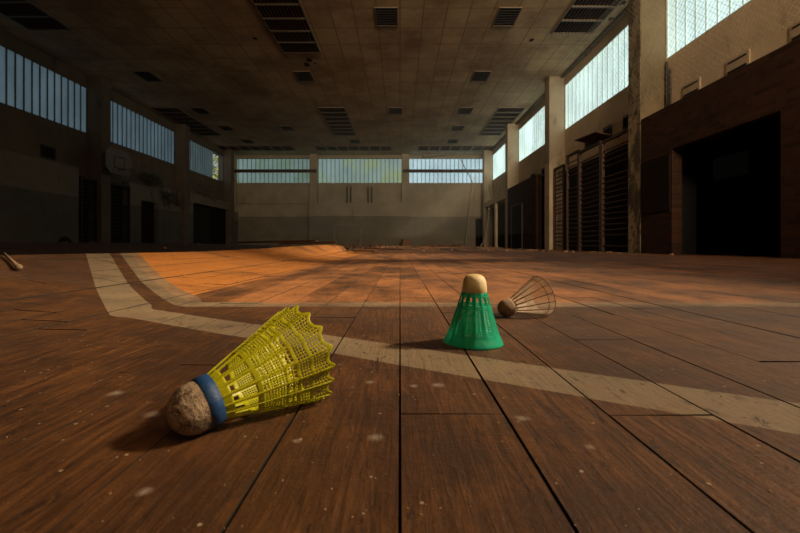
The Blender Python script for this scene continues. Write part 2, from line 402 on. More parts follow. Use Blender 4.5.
# left wall
LZ0, LZ1 = 4.05, 5.68
PL = [-2.2, 3.3, 8.7, 14.2, 19.7, 25.1]
mb = MB(); mb.box(XL-T, XL, YF, YB, -.4, LZ0); mb.box(XL-T, XL, YF, YB, LZ1, ZC)
for y in PL: mb.box(XL-T, XL, y-.02, y+.49, LZ0, LZ1)
mb.box(XL-T, XL, YF, -2.2, LZ0, LZ1); mb.box(XL-T, XL, 25.59, YB+.3, LZ0, LZ1)
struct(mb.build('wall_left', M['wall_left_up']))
for i, y in enumerate(PL):
    struct(MB().box(XL, XL+.5, y, y+.47, -.2, ZC-.003).build('trim_%d' % (i+11), M['wall_left_up'], bevel=.012))
    if i < 5:
        nwin += 1
        window(nwin, 'y', XL-.06, y+.49, PL[i+1]-.02, LZ0, LZ1, M['pane_left'] if i < 4 else M['pane_left2'], pitch=.26, jw=.030, gap=((23.7, 25.1),) if i == 4 else ())
# lower lining of the left wall
mb = MB(); mb.box(XL, XLI, YF, 13.45, -.2, 2.7)
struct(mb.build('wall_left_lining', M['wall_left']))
mb = MB(); mb.box(XL, XLI, 15.95, 16.7, -.2, 2.62); mb.box(XL, XLI, 17.9, 20.3, -.2, 2.72); mb.box(XL, XLI, 16.7, 17.9, 1.98, 2.62)
mb.box(XL, XLI+.08, 20.3, 20.75, -.2, 2.75); mb.box(XL, XLI+.1, 20.3, 25.9, 2.3, 2.78); mb.box(XL, XLI, 25.5, YB, -.2, 2.3)
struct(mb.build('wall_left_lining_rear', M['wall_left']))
d = struct(empty('door_1', (XL+.06, 17.3, 0)))
MB().box(-.03, .0, -.6, .6, .0, 1.98).build('door_panel', M['dark_door'], d)
MB().box(0, .04, -.6, -.54, 0, 1.98).box(0, .04, .54, .6, 0, 1.98).box(0, .04, -.6, .6, 1.92, 1.98).build('door_frame', M['dark_metal'], d)
struct(MB().box(XL+.005, XL+.05, 20.76, 25.49, -.1, 2.3).build('trim_21', M['black_hole']))  # black panel stands in for the shade inside the wide opening
struct(MB().box(XL, XL+.05, 14.68, 15.94, -.1, 2.5).box(XL, XL+.05, 13.46, 14.19, -.1, 2.5).build('trim_22', M['black_hole']))  # black panels painted as the shade behind the left wall bars
# panel leaning shut in the rear left opening
struct(MB().box(XL+.1, XL+.16, 23.4, 25.45, -.1, 2.28).build('door_2', M['dark_door']))

# back wall
mb = MB(); mb.box(XL-T, XR+T, YB, YB+T, -.4, 4.24); mb.box(XL-T, XR+T, YB, YB+T, 5.9, ZC)
bays = [(-11.1, -5.95), (-5.47, .12), (.6, XR+.02)]
for (a, b) in ((XL-T, -11.1), (-5.95, -5.47), (.12, .6), (XR+.02, XR+T)): mb.box(a, b, YB, YB+T, 4.24, 5.9)
struct(mb.build('wall_back', M['wall_back']))
for i, x in enumerate((-5.71, .36)):
    struct(MB().box(x-.25, x+.25, YB-.4, YB, -.1, ZC-.003).build('trim_%d' % (i+31), M['wall_back'], bevel=.01))
struct(MB().box(XR-.36, XR-.02, YB-.35, YB, -.1, ZC-.003).build('trim_33', M['pillar'], bevel=.01))
struct(MB().box(XL+.001, XL+.25, YB-.3, YB, -.1, ZC-.003).build('trim_34', M['wall_back'], bevel=.01))
struct(MB().box(-5.97, .62, YB-.55, YB, -.1, 2.88).build('wall_back_lining', M['wall_back'], bevel=.01))
struct(MB().box(XL, -5.97, YB-.12, YB, 2.86, 4.2).build('wall_back_panel', M['wall_back']))
for i, ((a, b), m) in enumerate(zip(bays, ('pane_back_l', 'pane_back_m', 'pane_back_r'))):
    nwin += 1
    window(nwin, 'x', YB+.16, a, b, 4.24, 5.9, M[m], pitch=.28, inward=-1, jw=.018)
# steel beams across the outer bays
for (a, b, lab) in ((XL, -5.47, 'dark steel beam crossing the greenish rear window at left'), (.2, XR-.1, 'dark steel beam crossing the bright rear window at right')):
    o = MB().box(a, b, YB-.5, YB-.42, 4.88, 5.04).box(a, b, YB-.55, YB-.37, 5.03, 5.055).box(a, b, YB-.55, YB-.37, 4.865, 4.89).build('steel_beam', M['rust'])
    tag(o, lab, 'beam', 'steel beams across the rear windows')
# double door in the middle of the back wall
d = struct(empty('door_3', (-3.43, YB-.56, 0)))
MB().box(-.90, -.80, -.04, .005, 0, 1.42).box(.80, .90, -.04, .005, 0, 1.42).box(-.9, .9, -.04, .005, 1.36, 1.46).build('door_frame', M['back_trim'], d)
for s in (-1, 1):
    MB().box(min(0, s*.79)+.01, max(0, s*.79)-.01, -.02, .003, .02, 1.35).build('door_leaf', M['dado'] if 'dado' in M else M['wall_back'], d)
MB().box(-.02, .02, -.03, 0, 0, 1.36).build('centre_post', M['back_trim'], d)
d = struct(empty('door_4', (5.28, YB-.02, 0)))
MB().box(-.24, .24, -.03, .015, 0, 1.85).build('door_panel', M['dark_door'], d)
for x, lab in ((-3.40, 'left of the two dark upright rail pairs under the middle rear window'), (-2.0, 'right of the two dark upright rail pairs under the middle rear window')):
    r = empty('guide_rail', (x, YB-.10, 2.88)); tag(r, lab, 'rail', 'upright rails below the middle rear window')
    for dx in (-.12, .12):
        MB().box(dx-.035, dx+.035, -.06, 0.095, 0, 1.1).build('rail', M['dark_metal'], r)
# cornice gutter cable along right ceiling edge
o = MB().box(XR-.16, XR-.08, YF+.2, YB-.4, ZC-.07, ZC-.015).build('cable_duct', M['dark_metal']); tag(o, 'thin dark duct running along the ceiling edge above the right windows', 'duct')

# right wall: slot vents under the windows
def slot_vent(x, y, z, lab):
    r = empty('wall_vent', (x, y, z)); tag(r, lab, 'vent', 'slot vents under the right windows')
    s = -1 if x > 0 else 1
    MB().box(min(0, s*.02), max(0, s*.02), -.24, .24, -.14, .14).build('vent_plate', M['pillar'], r)
    MB().box(min(0, s*.03), max(0, s*.03), -.19, .19, .07, .095).build('slot', M['black_hole'], r)
    MB().box(min(0, s*.03), max(0, s*.03), -.19, .19, -.10, -.065).build('slot', M['black_hole'], r)
names = {5.75: 'slotted vent nearest the right edge of the picture, above brick wall', 6.92: 'slotted vent on cream strip above the big dark opening', 8.02: 'slotted vent on cream strip just right of the stained pillar'}
for y, l in names.items(): slot_vent(XR, y, 3.24, l)
def box_vent(x, y, z, w_, h, lab, grp):
    r = empty('wall_vent', (x, y, z)); tag(r, lab, 'vent', grp); s = -1 if x > 0 else 1
    def b(a0, a1, z0, z1, m, nm, dd): MB().box(min(0, s*dd), max(0, s*dd), a0, a1, z0, z1).build(nm, M[m], r)
    b(-w_/2, w_/2, -h/2, h/2, 'black_hole', 'recess', .012)
    MB().box(min(0,s*.04), max(0,s*.04), -w_/2-.04, -w_/2, -h/2-.04, h/2+.04).box(min(0,s*.04), max(0,s*.04), w_/2, w_/2+.04, -h/2-.04, h/2+.04).box(min(0,s*.04), max(0,s*.04), -w_/2, w_/2, h/2, h/2+.04).box(min(0,s*.04), max(0,s*.04), -w_/2, w_/2, -h/2-.04, -h/2).build('frame', M['dark_metal'], r)
for y, l in ((10.22, 'small dark square vent beside the stained pillar, over the wall bars'), (11.25, 'small dark square vent over the middle of the right wall bars'), (12.35, 'small dark square vent above the left end of right wall bars'),
             (16.2, 'small square vent above the far brick wall, nearest the pillar'), (17.6, 'small square vent above the far brick wall, further from the pillar')):
    box_vent(XR, y, 3.28 if y < 13 else 3.05, .36, .26, l, 'square vents above the right wall bars')
box_vent(XL, 12.6, 3.02, .42, .30, 'small dark rectangular vent on the left wall above its ledge', None)
# door in far brick wall, and black panels standing in for the shade beyond
d = struct(empty('door_5', (XRI, 18.1, 0)))
MB().box(-.03, .0, -.78, .78, -.05, 1.9).build('door_panel', M['dark_door'], d)
MB().box(-.05, 0, -.84, -.78, -.05, 1.96).box(-.05, 0, .78, .84, -.05, 1.96).box(-.05, 0, -.84, .84, 1.9, 1.96).build('door_frame', M['dark_metal'], d)
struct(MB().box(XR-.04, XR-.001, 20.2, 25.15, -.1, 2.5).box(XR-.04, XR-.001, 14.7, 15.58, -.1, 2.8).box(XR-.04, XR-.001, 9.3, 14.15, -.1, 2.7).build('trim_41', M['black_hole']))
struct(MB().box(XRI, XRI+.12, 22.2, 22.5, -.1, 2.45).box(XRI, XR, 20.2, 25.15, 2.45, 2.75).build('trim_42', M['wall_cream']))
# dark equipment hatch between pillar and opening
d = struct(empty('door_6', (XRI, 8.3, .78)))
MB().box(-.025, 0, -.46, .44, 0, 1.12).build('door_panel', M['dark_door'], d)

# ------------------------------------------------------------------ wall bars
def wall_bars(x, y0, y1, ztop, s, lab, grp, tilt=0, posts=2, nr=None, mat='bar_wood'):
    r = empty('wall_bars', (x, (y0+y1)/2, floor_z(x, (y0+y1)/2))); tag(r, lab, 'wall bars', grp)
    L = (y1-y0)/2
    for k in range(posts):
        a = lerp(-L, L, k/(posts-1)); MB().box(-.035, .045, a-.03, a+.03, 0, ztop-r.location.z).build('upright', M[mat], r, bevel=.004)
    H = ztop-.12; n_ = nr or int(H/.138)
    rr = random.Random(int(y0*100))
    for k in range(n_):
        z = .16+k*.138
        if rr.random() < .05: continue
        j = rr.uniform(-.012, .012)+ (rr.uniform(-.05, .05) if rr.random() < .12 else 0)
        MB().tube((0, -L, z-j), (0, L, z+j), .017, 8).build('rung', M[mat], r)
    MB().box(-.03, .04, -L, L, ztop-r.location.z-.07, ztop-r.location.z).build('top_rail', M[mat], r)
G = 'wooden wall bars along the right wall'
wall_bars(XRI+.08, 9.36, 10.62, 2.86, 1, 'wooden wall bars right beside the stained concrete pillar', G)
wall_bars(XRI+.08, 10.72, 11.95, 2.9, 1, 'wooden wall bars in the middle of the right row of wall bars', G)
wall_bars(XRI+.08, 12.03, 12.85, 2.98, 1, 'narrow wooden wall bars at the far end of the right row', G)
wall_bars(XRI+.16, 13.35, 14.12, 2.8, 1, 'darker wall bars standing apart, close before the second pillar', G, mat='rust')
wall_bars(XRI+.16, 14.75, 15.5, 2.8, 1, 'dark wall bars between second pillar and far brick wall', G, mat='rust')
G = 'dark wall bars on the left wall'
wall_bars(XLI+.02, 13.5, 14.16, 2.42, -1, 'dark wall bars left of the pillar, under the basketball backboard', G, mat='dark_metal')
wall_bars(XLI+.02, 14.72, 15.9, 2.45, -1, 'dark wall bars right of the pillar, under the basketball backboard', G, mat='dark_metal')
# sheet lying on top of the wall bars
o = MB().box(-.30, .36, -.55, .50, -.01, .01).build('loose_sheet', M['rust']); o.location = (XRI-.02, 10.85, 2.99); o.rotation_euler = (.05, .17, .1)
tag(o, 'flat rusty sheet jutting out over the top of the right wall bars', 'sheet')

# ------------------------------------------------------------------ basketball backboard
r = empty('basketball_hoop', (XL+.5, 14.43, 2.65)); tag(r, 'small octagonal basketball backboard with rim on the left pillar', 'basketball hoop')
bx = .45; W2, H2, ch = .66, .44, .2
oct_ = [(-W2, ch), (-W2+ch, 0), (W2-ch, 0), (W2, ch), (W2, 2*H2-ch), (W2-ch, 2*H2), (-W2+ch, 2*H2), (-W2, 2*H2-ch)]
mb = MB(); mb.v = [(bx, a, b) for a, b in oct_]+[(bx+.03, a, b) for a, b in oct_]
mb.f = [tuple(range(8)), tuple(reversed(range(8, 16)))]+[(k, 8+k, 8+(k+1) % 8, (k+1) % 8) for k in range(8)]
mb.build('backboard', M['board_white'], r)
mb = MB()
for (a0, a1, b0, b1) in ((-.27,.27,.2,.235), (-.27,.27,.60,.635), (-.27,-.235,.2,.635), (.235,.27,.2,.635)): mb.box(bx+.03, bx+.034, a0, a1, b0, b1)
mb.build('target_square', M['louvre'], r)
pts = [(bx+.28+.22*math.cos(q*PI/12), .22*math.sin(q*PI/12), .16) for q in range(25)]
MB().path(pts, .011).tube((bx+.03, 0, .16), (bx+.07, 0, .16), .03).build('rim', M['rust'], r)
mb = MB()
for k in range(12):
    a = k*PI/6
    for s in (1, -1):
        p = [(bx+.28+q*math.cos(a+s*u), q*math.sin(a+s*u), .16-v) for q, u, v in ((.22, 0, 0), (.17, .26, .13), (.13, .52, .27), (.12, .78, .38))]
        mb.path(p, .003, 4)
mb.build('net', M['net'], r)
mb = MB()
for a in (-.3, .3):
    mb.tube((0, a*.5, .15), (bx, a, .2), .02); mb.tube((0, a*.5, .7), (bx, a, .7), .02)
mb.build('bracket', M['dark_metal'], r)

# ------------------------------------------------------------------ ceiling grilles and vents
def grille_proto(nc, cell, wid, along='y'):
    r = empty('ceiling_grille'); L = nc*cell; f = MB()
    f.box(-wid/2-.04, -wid/2, -L/2, L/2, -.03, 0); f.box(wid/2, wid/2+.04, -L/2, L/2, -.03, 0)
    f.box(-wid/2-.04, wid/2+.04, -L/2-.04, -L/2, -.03, 0); f.box(-wid/2-.04, wid/2+.04, L/2, L/2+.04, -.03, 0)
    f.build('frame', M['grille_metal'], r)
    MB().box(-wid/2, wid/2, -L/2, L/2, -.004, 0).build('recess', M['black_hole'], r)
    for k in range(1, nc): MB().box(-wid/2, wid/2, -L/2+k*cell-.035, -L/2+k*cell+.035, -.035, -.004).build('crossbar', M['grille_metal'], r)
    s = MB(); n_ = int(wid/.085)
    for k in range(1, n_): s.box(-wid/2+k*wid/n_-.007, -wid/2+k*wid/n_+.007, -L/2, L/2, -.03, -.005)
    s.build('louvres', M['rust'], r); return r
gp = grille_proto(7, .62, 1.1); first = True
specs = [(-3.05, 10.25, 'large slatted ceiling grille left of centre, nearest the camera'), (-3.0, 19.6, 'large slatted ceiling grille left of centre, second from the camera'),
         (4.85, 9.1, 'large slatted ceiling grille at right, nearest the camera'), (4.9, 19.6, 'large slatted ceiling grille at right, further back by the windows'),
         (-10.3, 19.6, 'large slatted ceiling grille at far left, further back'), (-9.7, 8.9, 'large slatted ceiling grille at far left, nearest the camera')]
for i, (x, y, l) in enumerate(specs):
    o = gp if i == 0 else copy_tree(gp)
    o.location = (x, y, ZC); tag(o, l, 'ceiling grille', 'large slatted grilles in the ceiling')
gq = grille_proto(7, .66, 1.05)
for i, (x, y, l) in enumerate(((-8.9, 24.7, 'cross-running ceiling grille by the rear wall at left'), (-2.87, 24.7, 'cross-running ceiling grille by the rear wall in the middle'), (3.45, 24.7, 'cross-running ceiling grille by the rear wall at right'))):
    o = gq if i == 0 else copy_tree(gq)
    o.location = (x, y, ZC); o.rotation_euler = (0, 0, PI/2); tag(o, l, 'ceiling grille', 'cross-running grilles before the rear wall')
def vent_proto():
    r = empty('ceiling_vent'); a, b = .27, .40
    MB().box(-a, a, -b, b, -.004, 0).build('recess', M['black_hole'], r)
    MB().box(-a-.025, -a, -b, b, -.02, 0).box(a, a+.025, -b, b, -.02, 0).box(-a-.025, a+.025, -b-.025, -b, -.02, 0).box(-a-.025, a+.025, b, b+.025, -.02, 0).build('frame', M['grille_metal'], r)
    s = MB()
    for k in range(1, 7): s.box(-a, a, -b+k*b/3.5-.012, -b+k*b/3.5+.012, -.02, -.005)
    s.build('louvres', M['louvre'], r); return r
vp = vent_proto()
rows = {10.5: 'first row from the camera', 14.2: 'second row from the camera', 17.85: 'third row from the camera', 20.5: 'fourth row from the camera', 23.1: 'last row before the rear wall'}
cols_ = lambda x: 'far left' if x < -8 else 'left' if x < -4.5 else 'left of centre' if x < -1.5 else 'middle' if x < 1 else 'right'
for i, (x, y) in enumerate([(-.35, 10.5), (2.8, 10.5), (-3.4, 14.2), (2.86, 14.2), (-8.95, 14.2), (-.2, 17.85), (2.92, 17.85), (-8.9, 17.85), (-5.77, 20.5), (2.97, 20.5), (-8.9, 20.5), (3.05, 23.1), (-2.6, 23.1), (-8.8, 23.1)]):
    o = vp if i == 0 else copy_tree(vp)
    o.location = (x, y, ZC); tag(o, 'small dark louvred ceiling vent, %s in the %s' % (cols_(x), rows[y]), 'vent', 'small vents in the ceiling')
# holes broken in ceiling tiles
mb = MB(); rr = random.Random(5)
for (x, y, r_) in ((-2.95, 12.95, .10), (-3.1, 13.3, .13), (-2.8, 13.2, .05), (-4.2, 11.6, .07), (3.85, 11.7, .09), (5.5, 9.9, .1), (5.6, 10.6, .08), (1.3, 13.6, .03), (-.4, 21.5, .05), (1.6, 22.3, .08)):
    i = len(mb.v); n_ = 11
    for k in range(n_):
        q = r_*rr.uniform(.6, 1.2); mb.v.append((x+q*math.cos(2*PI*k/n_), y+q*1.2*math.sin(2*PI*k/n_), ZC-.003))
    mb.f.append(tuple(reversed(range(i, i+n_))))
struct(mb.build('ceiling_holes', M['black_hole']))
# torn strip hanging from ceiling before rear right window
o = MB(); o.v = [(0,0,0),(1.7,0,0),(1.5,0,-.06),(.9,0,-.12),(.35,0,-.26),(.12,0,-.22),(0,.03,0),(1.7,.03,0),(1.5,.03,-.06),(.9,.03,-.12),(.35,.03,-.26),(.12,.03,-.22)]
o.f = [(5,4,3,2,1,0),(6,7,8,9,10,11)]+[(k, (k+1) % 6, 6+(k+1) % 6, 6+k) for k in range(6)]
o = o.build('torn_ceiling_strip', M['back_trim']); o.location = (1.45, YB-.45, ZC)
tag(o, 'torn strip of ceiling board sagging over the bright rear window', 'ceiling board')

# ------------------------------------------------------------------ ball stop net before the right windows
mb = MB(); step = .115; xn = XRI-.06
y0, y1, z0, z1 = 2.0, 16.0, 3.05, 6.05
def strand(p, q):
    # thin square strand
    mb.tube(p, q, .0024, 3, cap=False)
k = y0-(z1-z0)
rr = random.Random(9)
while k < y1:
    for s in (1, -1):
        a = (k, z0, k+(z1-z0), z1) if s == 1 else (k, z1, k+(z1-z0), z0)
        ya, za, yb, zb = a
        if ya < y0: za += (y0-ya)*s; ya = y0
        if yb > y1: zb -= (yb-y1)*s; yb = y1
        if yb-ya > .05:
            n_ = max(1, int((yb-ya)/1.0)); pp = []
            for q in range(n_+1):
                u = q/n_; yy = lerp(ya, yb, u); zz = lerp(za, zb, u)
                pp.append((xn+.06*math.sin(yy*1.3)+.03*math.sin(zz*2+yy), yy, zz))
            for p, q in zip(pp, pp[1:]): strand(p, q)
    k += step
mb.tube((xn, y0, z1), (xn, y1, z1), .008, 5)
o = mb.build('ball_net', M['net']); tag(o, 'large thin diamond-mesh ball net hanging before the right windows', 'net')

# ------------------------------------------------------------------ pale loose cables in the rear right corner
def cable(pts, r_, lab, mat='cable_pale'):
    cu = MB(); P_ = [Vector(p) for p in pts]; out = []
    for i in range(len(P_)-1):
        a = P_[max(0, i-1)]; b = P_[i]; c = P_[i+1]; d_ = P_[min(len(P_)-1, i+2)]
        for k in range(6):
            u = k/6; out.append(.5*((2*b)+(c-a)*u+(2*a-5*b+4*c-d_)*u*u+(3*b-a-3*c+d_)*u**3))
    out.append(P_[-1]); cu.path([tuple(p) for p in out], r_, 6); o = cu.build('hanging_cable', M[mat], smooth=True)
    tag(o, lab, 'cable', 'loose cables in the far right corner')
D = 26.2
def bp(x, y, d=D): return ((x-400)*d/400, d, .105+(245-y)*d/400)
cable([bp(460,158), bp(466,170), bp(472,182), bp(471,195), bp(469,212), bp(467,230), bp(465,246)], .03, 'pale loose cable hanging straight down beside the rear right door')
cable([bp(477,183,YB-.028), bp(475,192,YB-.028), bp(473.5,200,YB-.028), bp(473,215,YB-.028)], .025, 'short pale cable end hanging just right of the long hanging cable')
cable([bp(487,185,24), bp(489,205,24), bp(488,222,24), bp(484,240,24), bp(480,247,24)], .035, 'pale cable curving down to the floor in the right corner')

# conduits on the near pillar
for j, y in enumerate((8.72, 8.6)):
    o = MB().tube((XR-.04, y, BT), (XR-.04, y, 4.1 if j == 0 else 3.9), .022, 8).build('conduit', M['dark_metal'])
    tag(o, ('dark vertical pipe in the corner beside the stained pillar', 'shorter dark vertical pipe just right of the corner pipe')[j], 'pipe', 'dark pipes by the stained pillar')

# ------------------------------------------------------------------ plants
def leaves(mb, c, rad, n_, size, rr):
    for _ in range(n_):
        while True:
            p = Vector((rr.uniform(-1,1), rr.uniform(-1,1), rr.uniform(-1,1)))
            if p.length < 1: break
        p = Vector(c)+Vector((p.x*rad[0], p.y*rad[1], p.z*rad[2]))
        a = Vector((rr.uniform(-1,1), rr.uniform(-1,1), rr.uniform(-1,1))).normalized(); b = a.orthogonal().normalized()
        s = size*rr.uniform(.6, 1.3)
        mb.quad(p-a*s, p+b*s*.45, p+a*s, p-b*s*.45)
rr = random.Random(11)
r = empty('tree', (-14.5, 27.5, 0)); tag(r, 'sunlit green tree outside the missing panes at far left', 'tree')
mb = MB(); leaves(mb, (0, 0, 5), (2.2, 3.2, 2.4), 2600, .13, rr); mb.build('foliage', M['leaf'], r)
MB().tube((0,0,-.3), (0,0,3), .2, 10, .13).tube((0,0,3), (.5,.8,5.5), .12, 8, .05).tube((0,0,3), (-.4,-1,5.5), .12, 8, .05).build('trunk', M['bark'], r)
mb = MB(); leaves(mb, (0, 0, 0), (.12, .8, .24), 420, .05, rr)
o = mb.build('moss_clump', M['ivy']); o.location = (XLI+.06, 17.3, 2.98); tag(o, 'dark green bushy plant growing on the left ledge beside the hoop', 'plant')
r = empty('creeper', (XLI+.09, 18.3, 2.6)); tag(r, 'dry dark creeper hanging over the wall beside the left doorway', 'plant')
mb = MB(); st = MB()
for k in range(16):
    y = rr.uniform(-1.3, 1.9); z = rr.uniform(-.1, .15); pts = [(0, y, z)]
    for q in range(6):
        y += rr.uniform(-.12, .12); z -= rr.uniform(.03, .16); pts.append((rr.uniform(0, .05), y, z)); leaves(mb, (pts[-1][0]+.06, pts[-1][1], pts[-1][2]), (.05, .1, .1), 9, .035, rr)
    st.path(pts, .006, 4)
mb.build('leaves', M['ivy'], r); st.build('stems', M['bark'], r)
r = empty('creeper', (XLI+.16, 22.3, 3.0)); tag(r, 'bare tangled creeper over the wide dark opening at the far left', 'plant')
st = MB(); mb = MB()
for k in range(9):
    y = -2+rr.uniform(0, 1.5); z = rr.uniform(-.2, .3); pts = [(0, y, z)]
    for q in range(9):
        y += rr.uniform(.15, .45); z += rr.uniform(-.16, .12); pts.append((rr.uniform(-.02, .05), y, z))
        if k % 2: leaves(mb, pts[-1], (.04, .08, .08), 3, .03, rr)
    st.path(pts, .009, 4)
st.build('stems', M['bark'], r); mb.build('leaves', M['ivy'], r)
# round-topped dark opening at the foot of the left wall
mb = MB(); n_ = 14
cx = [(XLI+.006, 12.9+.30*math.cos(PI*k/n_), .05+.33*math.sin(PI*k/n_)) for k in range(n_+1)]
mb.v = cx+[(p[0]-.006, p[1], p[2]) for p in cx]; mb.f = [tuple(range(n_+1))]+[(k, k+1, n_+2+k, n_+1+k) for k in range(n_)]
o = mb.build('arched_vent', M['black_hole']); tag(o, 'dark round-topped opening at the foot of the grey left wall', 'vent')
# faint window in the store room
struct(MB().box(8.77, 8.8, 10.1, 11.2, 1.9, 2.5).build('window_%d' % (nwin+1), M['pane_store']))

# ------------------------------------------------------------------ rubble at the far end, lifted boards
rr = random.Random(21); mb = MB()
for _ in range(900):
    y = rr.uniform(7, 26.0); x = rr.uniform(-3.2, 5) if rr.random() < .8 else rr.uniform(-10, 5)
    s = rr.uniform(.01, .045)*(1 if y < 16 else 2.0)
    mb.rock((x, y, floor_z(x, y)+s*.2), s, rr)
for (cx_, cy, R_, n_) in ((2.0, 25.3, .8, 90), (3.4, 25.6, .8, 120), (-3.5, 25.7, 1.3, 120), (-1.5, 25.9, 1.0, 70), (2.6, 25.9, .8, 60)):
    for _ in range(n_):
        a, q = rr.uniform(0, 6.3), R_*math.sqrt(rr.random()); h = .22*(1-q/R_)
        mb.rock((cx_+q*math.cos(a), min(25.95, cy-.4+.5*q*math.sin(a)), rr.uniform(0, h)), rr.uniform(.04, .11), rr)
tag(mb.build('rubble', M['rubble']), 'scattered rubble and plaster crumbs on the far floor', 'rubble', kind='stuff')
def board(x, y, z, l, w_, h, rz, ry, rx, lab, grp, mat):
    m = MB().box(-l/2, l/2, -w_/2, w_/2, 0, h); o = m.build('broken_board', M[mat], bevel=.003)
    o.location = (x, y, z); o.rotation_euler = (rx, ry, rz); tag(o, lab, 'board', grp)
gb = 'broken boards beyond the heaved floor'
board(-1.02, 4.45, .118, .62, .10, .022, .12, -.03, 0, 'broken floor board lying on the far tip of the heaved ramp', gb, 'bar_wood')
board(-1.45, 4.75, .134, .95, .12, .022, -.08, -.02, 0, 'longer dark board lying behind the far tip of the ramp', gb, 'rust')
board(-.75, 6.2, .012, .7, .11, .02, .35, .03, 0, 'loose dark board on the floor just past the ramp end', gb, 'rust')
board(-.35, 8.9, .005, .9, .14, .03, -.1, .03, 0, 'loose board lying crosswise in the middle of the hall', gb, 'bar_wood')
board(1.2, 13.0, .005, 1.3, .16, .04, .05, .02, 0, 'pale loose board lying flat far back, right of centre', gb, 'rubble')
board(.35, 25.0, .02, .55, .35, .42, .4, .12, .05, 'reddish broken block standing upright on rear floor', None, 'rubble')

# grit crumbs near camera
rr = random.Random(33); mb = MB()
for _ in range(1500):
    d_ = .12+1.9*rr.random()**1.7; x = rr.uniform(-1.05, 1.1)*d_
    if x < -1: continue
    s = rr.choice((.0002, .0002, .0003, .0003, .0004, .0006)); z = floor_z(x, d_)
    mb.rock((x, d_, z+s*.3), s, rr)
tag(mb.build('grit', M['grit']), 'tiny crumbs of dirt scattered over the near boards', 'dirt', kind='stuff')

# ------------------------------------------------------------------ shuttlecocks
def plastic(name, col, trans=.35, rough=.4, dirt=(.2,.15,.08), dk=.3, alpha=1.0):
    t = NT(name); n = t.noise(90, 5, rough=.7); n2 = t.noise(400, 3)
    c = t.mix(t.math('MULTIPLY', t.ramp(n, .5, .75), dk), rgb(*col), rgb(*dirt))
    t.fin(c, rough, n2, .1, .0003)
    tr = t.n('ShaderNodeBsdfTranslucent', {0: c}); mx = t.n('ShaderNodeMixShader', {0: trans, 1: t.b.outputs[0], 2: tr.outputs[0]}); o_ = mx.outputs[0]
    if alpha < 1:
        tp = t.n('ShaderNodeBsdfTransparent'); o_ = t.n('ShaderNodeMixShader', {0: 1-alpha, 1: o_, 2: tp.outputs[0]}).outputs[0]
    t.set(t.out.inputs[0], o_); return t.m
M['yellow'] = plastic('yellow_nylon', (.57, .58, .012), .35, .4, (.30,.26,.03), .5)
M['green'] = plastic('green_nylon', (.03, .62, .40), .50, .32, (.01,.2,.10), .3, .80)
M['clear'] = plastic('clear_nylon', (.75, .64, .50), .4, .45, (.3,.2,.12), .5, .66)
M['clear_rib'] = plastic('clear_nylon_rib', (.26, .17, .10), .2, .45, (.2,.12,.07), .6)
M['blue'] = simple('blue_band', (.005, .045, .15), .55, 0, .3, 300)
t = NT('dirty_cork'); n = t.noise(110, 8, rough=.75); n2 = t.noise(420, 4)
c = t.mix(t.ramp(n, .38, .56), rgb(.07, .04, .022), rgb(.30, .23, .155)); c = t.mix(t.math('MULTIPLY', t.ramp(n2, .5, .7), .5), c, rgb(.10, .06, .035))
M['cork_dirty'] = t.fin(c, .9, t.math('ADD', n, n2), .9, .0012)
M['cork_brown'] = simple('cork_brown', (.20, .14, .085), .85, 0, .45, 150)
t = NT('cork_cream'); n = t.noise(60, 5); z = t.n('ShaderNodeSeparateXYZ', {0: t.co()}).outputs[2]
M['cork_cream'] = t.fin(t.mix(t.ramp(n, .35, .7), rgb(.66, .58, .36), rgb(.52, .42, .20)), .6, n, .1, .001)

def skirt_mesh(name, mat, parent, L0, L1, R0, R1, ribs, hole, profile=lambda u: u, pleat=0., scallop=0., sub=12, nt=64, thick=.0005, ripple=None, openp=None, jo=None):
    nth = ribs*sub; vs = []; fs = []
    wi = [1.45 if i % 2 == 0 else .55 for i in range(sub)] if openp == 0 else [1.45 if i % 2 == 1 else .55 for i in range(sub)] if openp == 1 else [1.0]*sub
    wj = [1.35 if j % 2 == jo else .65 for j in range(nt)] if jo is not None else [1.0]*nt
    ci = [sum(wi[:k])/sum(wi) for k in range(sub)]; cj = [sum(wj[:k])/sum(wj) for k in range(nt+1)]
    for j in range(nt+1):
        u = cj[j]
        for i in range(nth):
            ph = ci[i % sub]; th = 2*PI*(i//sub+ph)/ribs
            wave = math.cos(2*PI*ph)
            r = lerp(R0, R1, profile(u)) + pleat*wave*smooth(.35, 1, u)
            if ripple: r += ripple(th, u)
            z = lerp(L0, L1, u) + scallop*(abs(wave) if wave > 0 else 0)*smooth(.85, 1, u)
            vs.append((r*math.cos(th), r*math.sin(th), z))
    for j in range(nt):
        for i in range(nth):
            if hole(i % sub, (j+.5)/nt, j): continue
            m = (i+1) % nth; fs.append((j*nth+i, j*nth+m, (j+1)*nth+m, (j+1)*nth+i))
    mb = MB(); mb.v = vs; mb.f = fs; o = mb.build(name, mat, parent, smooth=True)
    s = o.modifiers.new('solid', 'SOLIDIFY'); s.thickness = thick; s.offset = 0
    return o
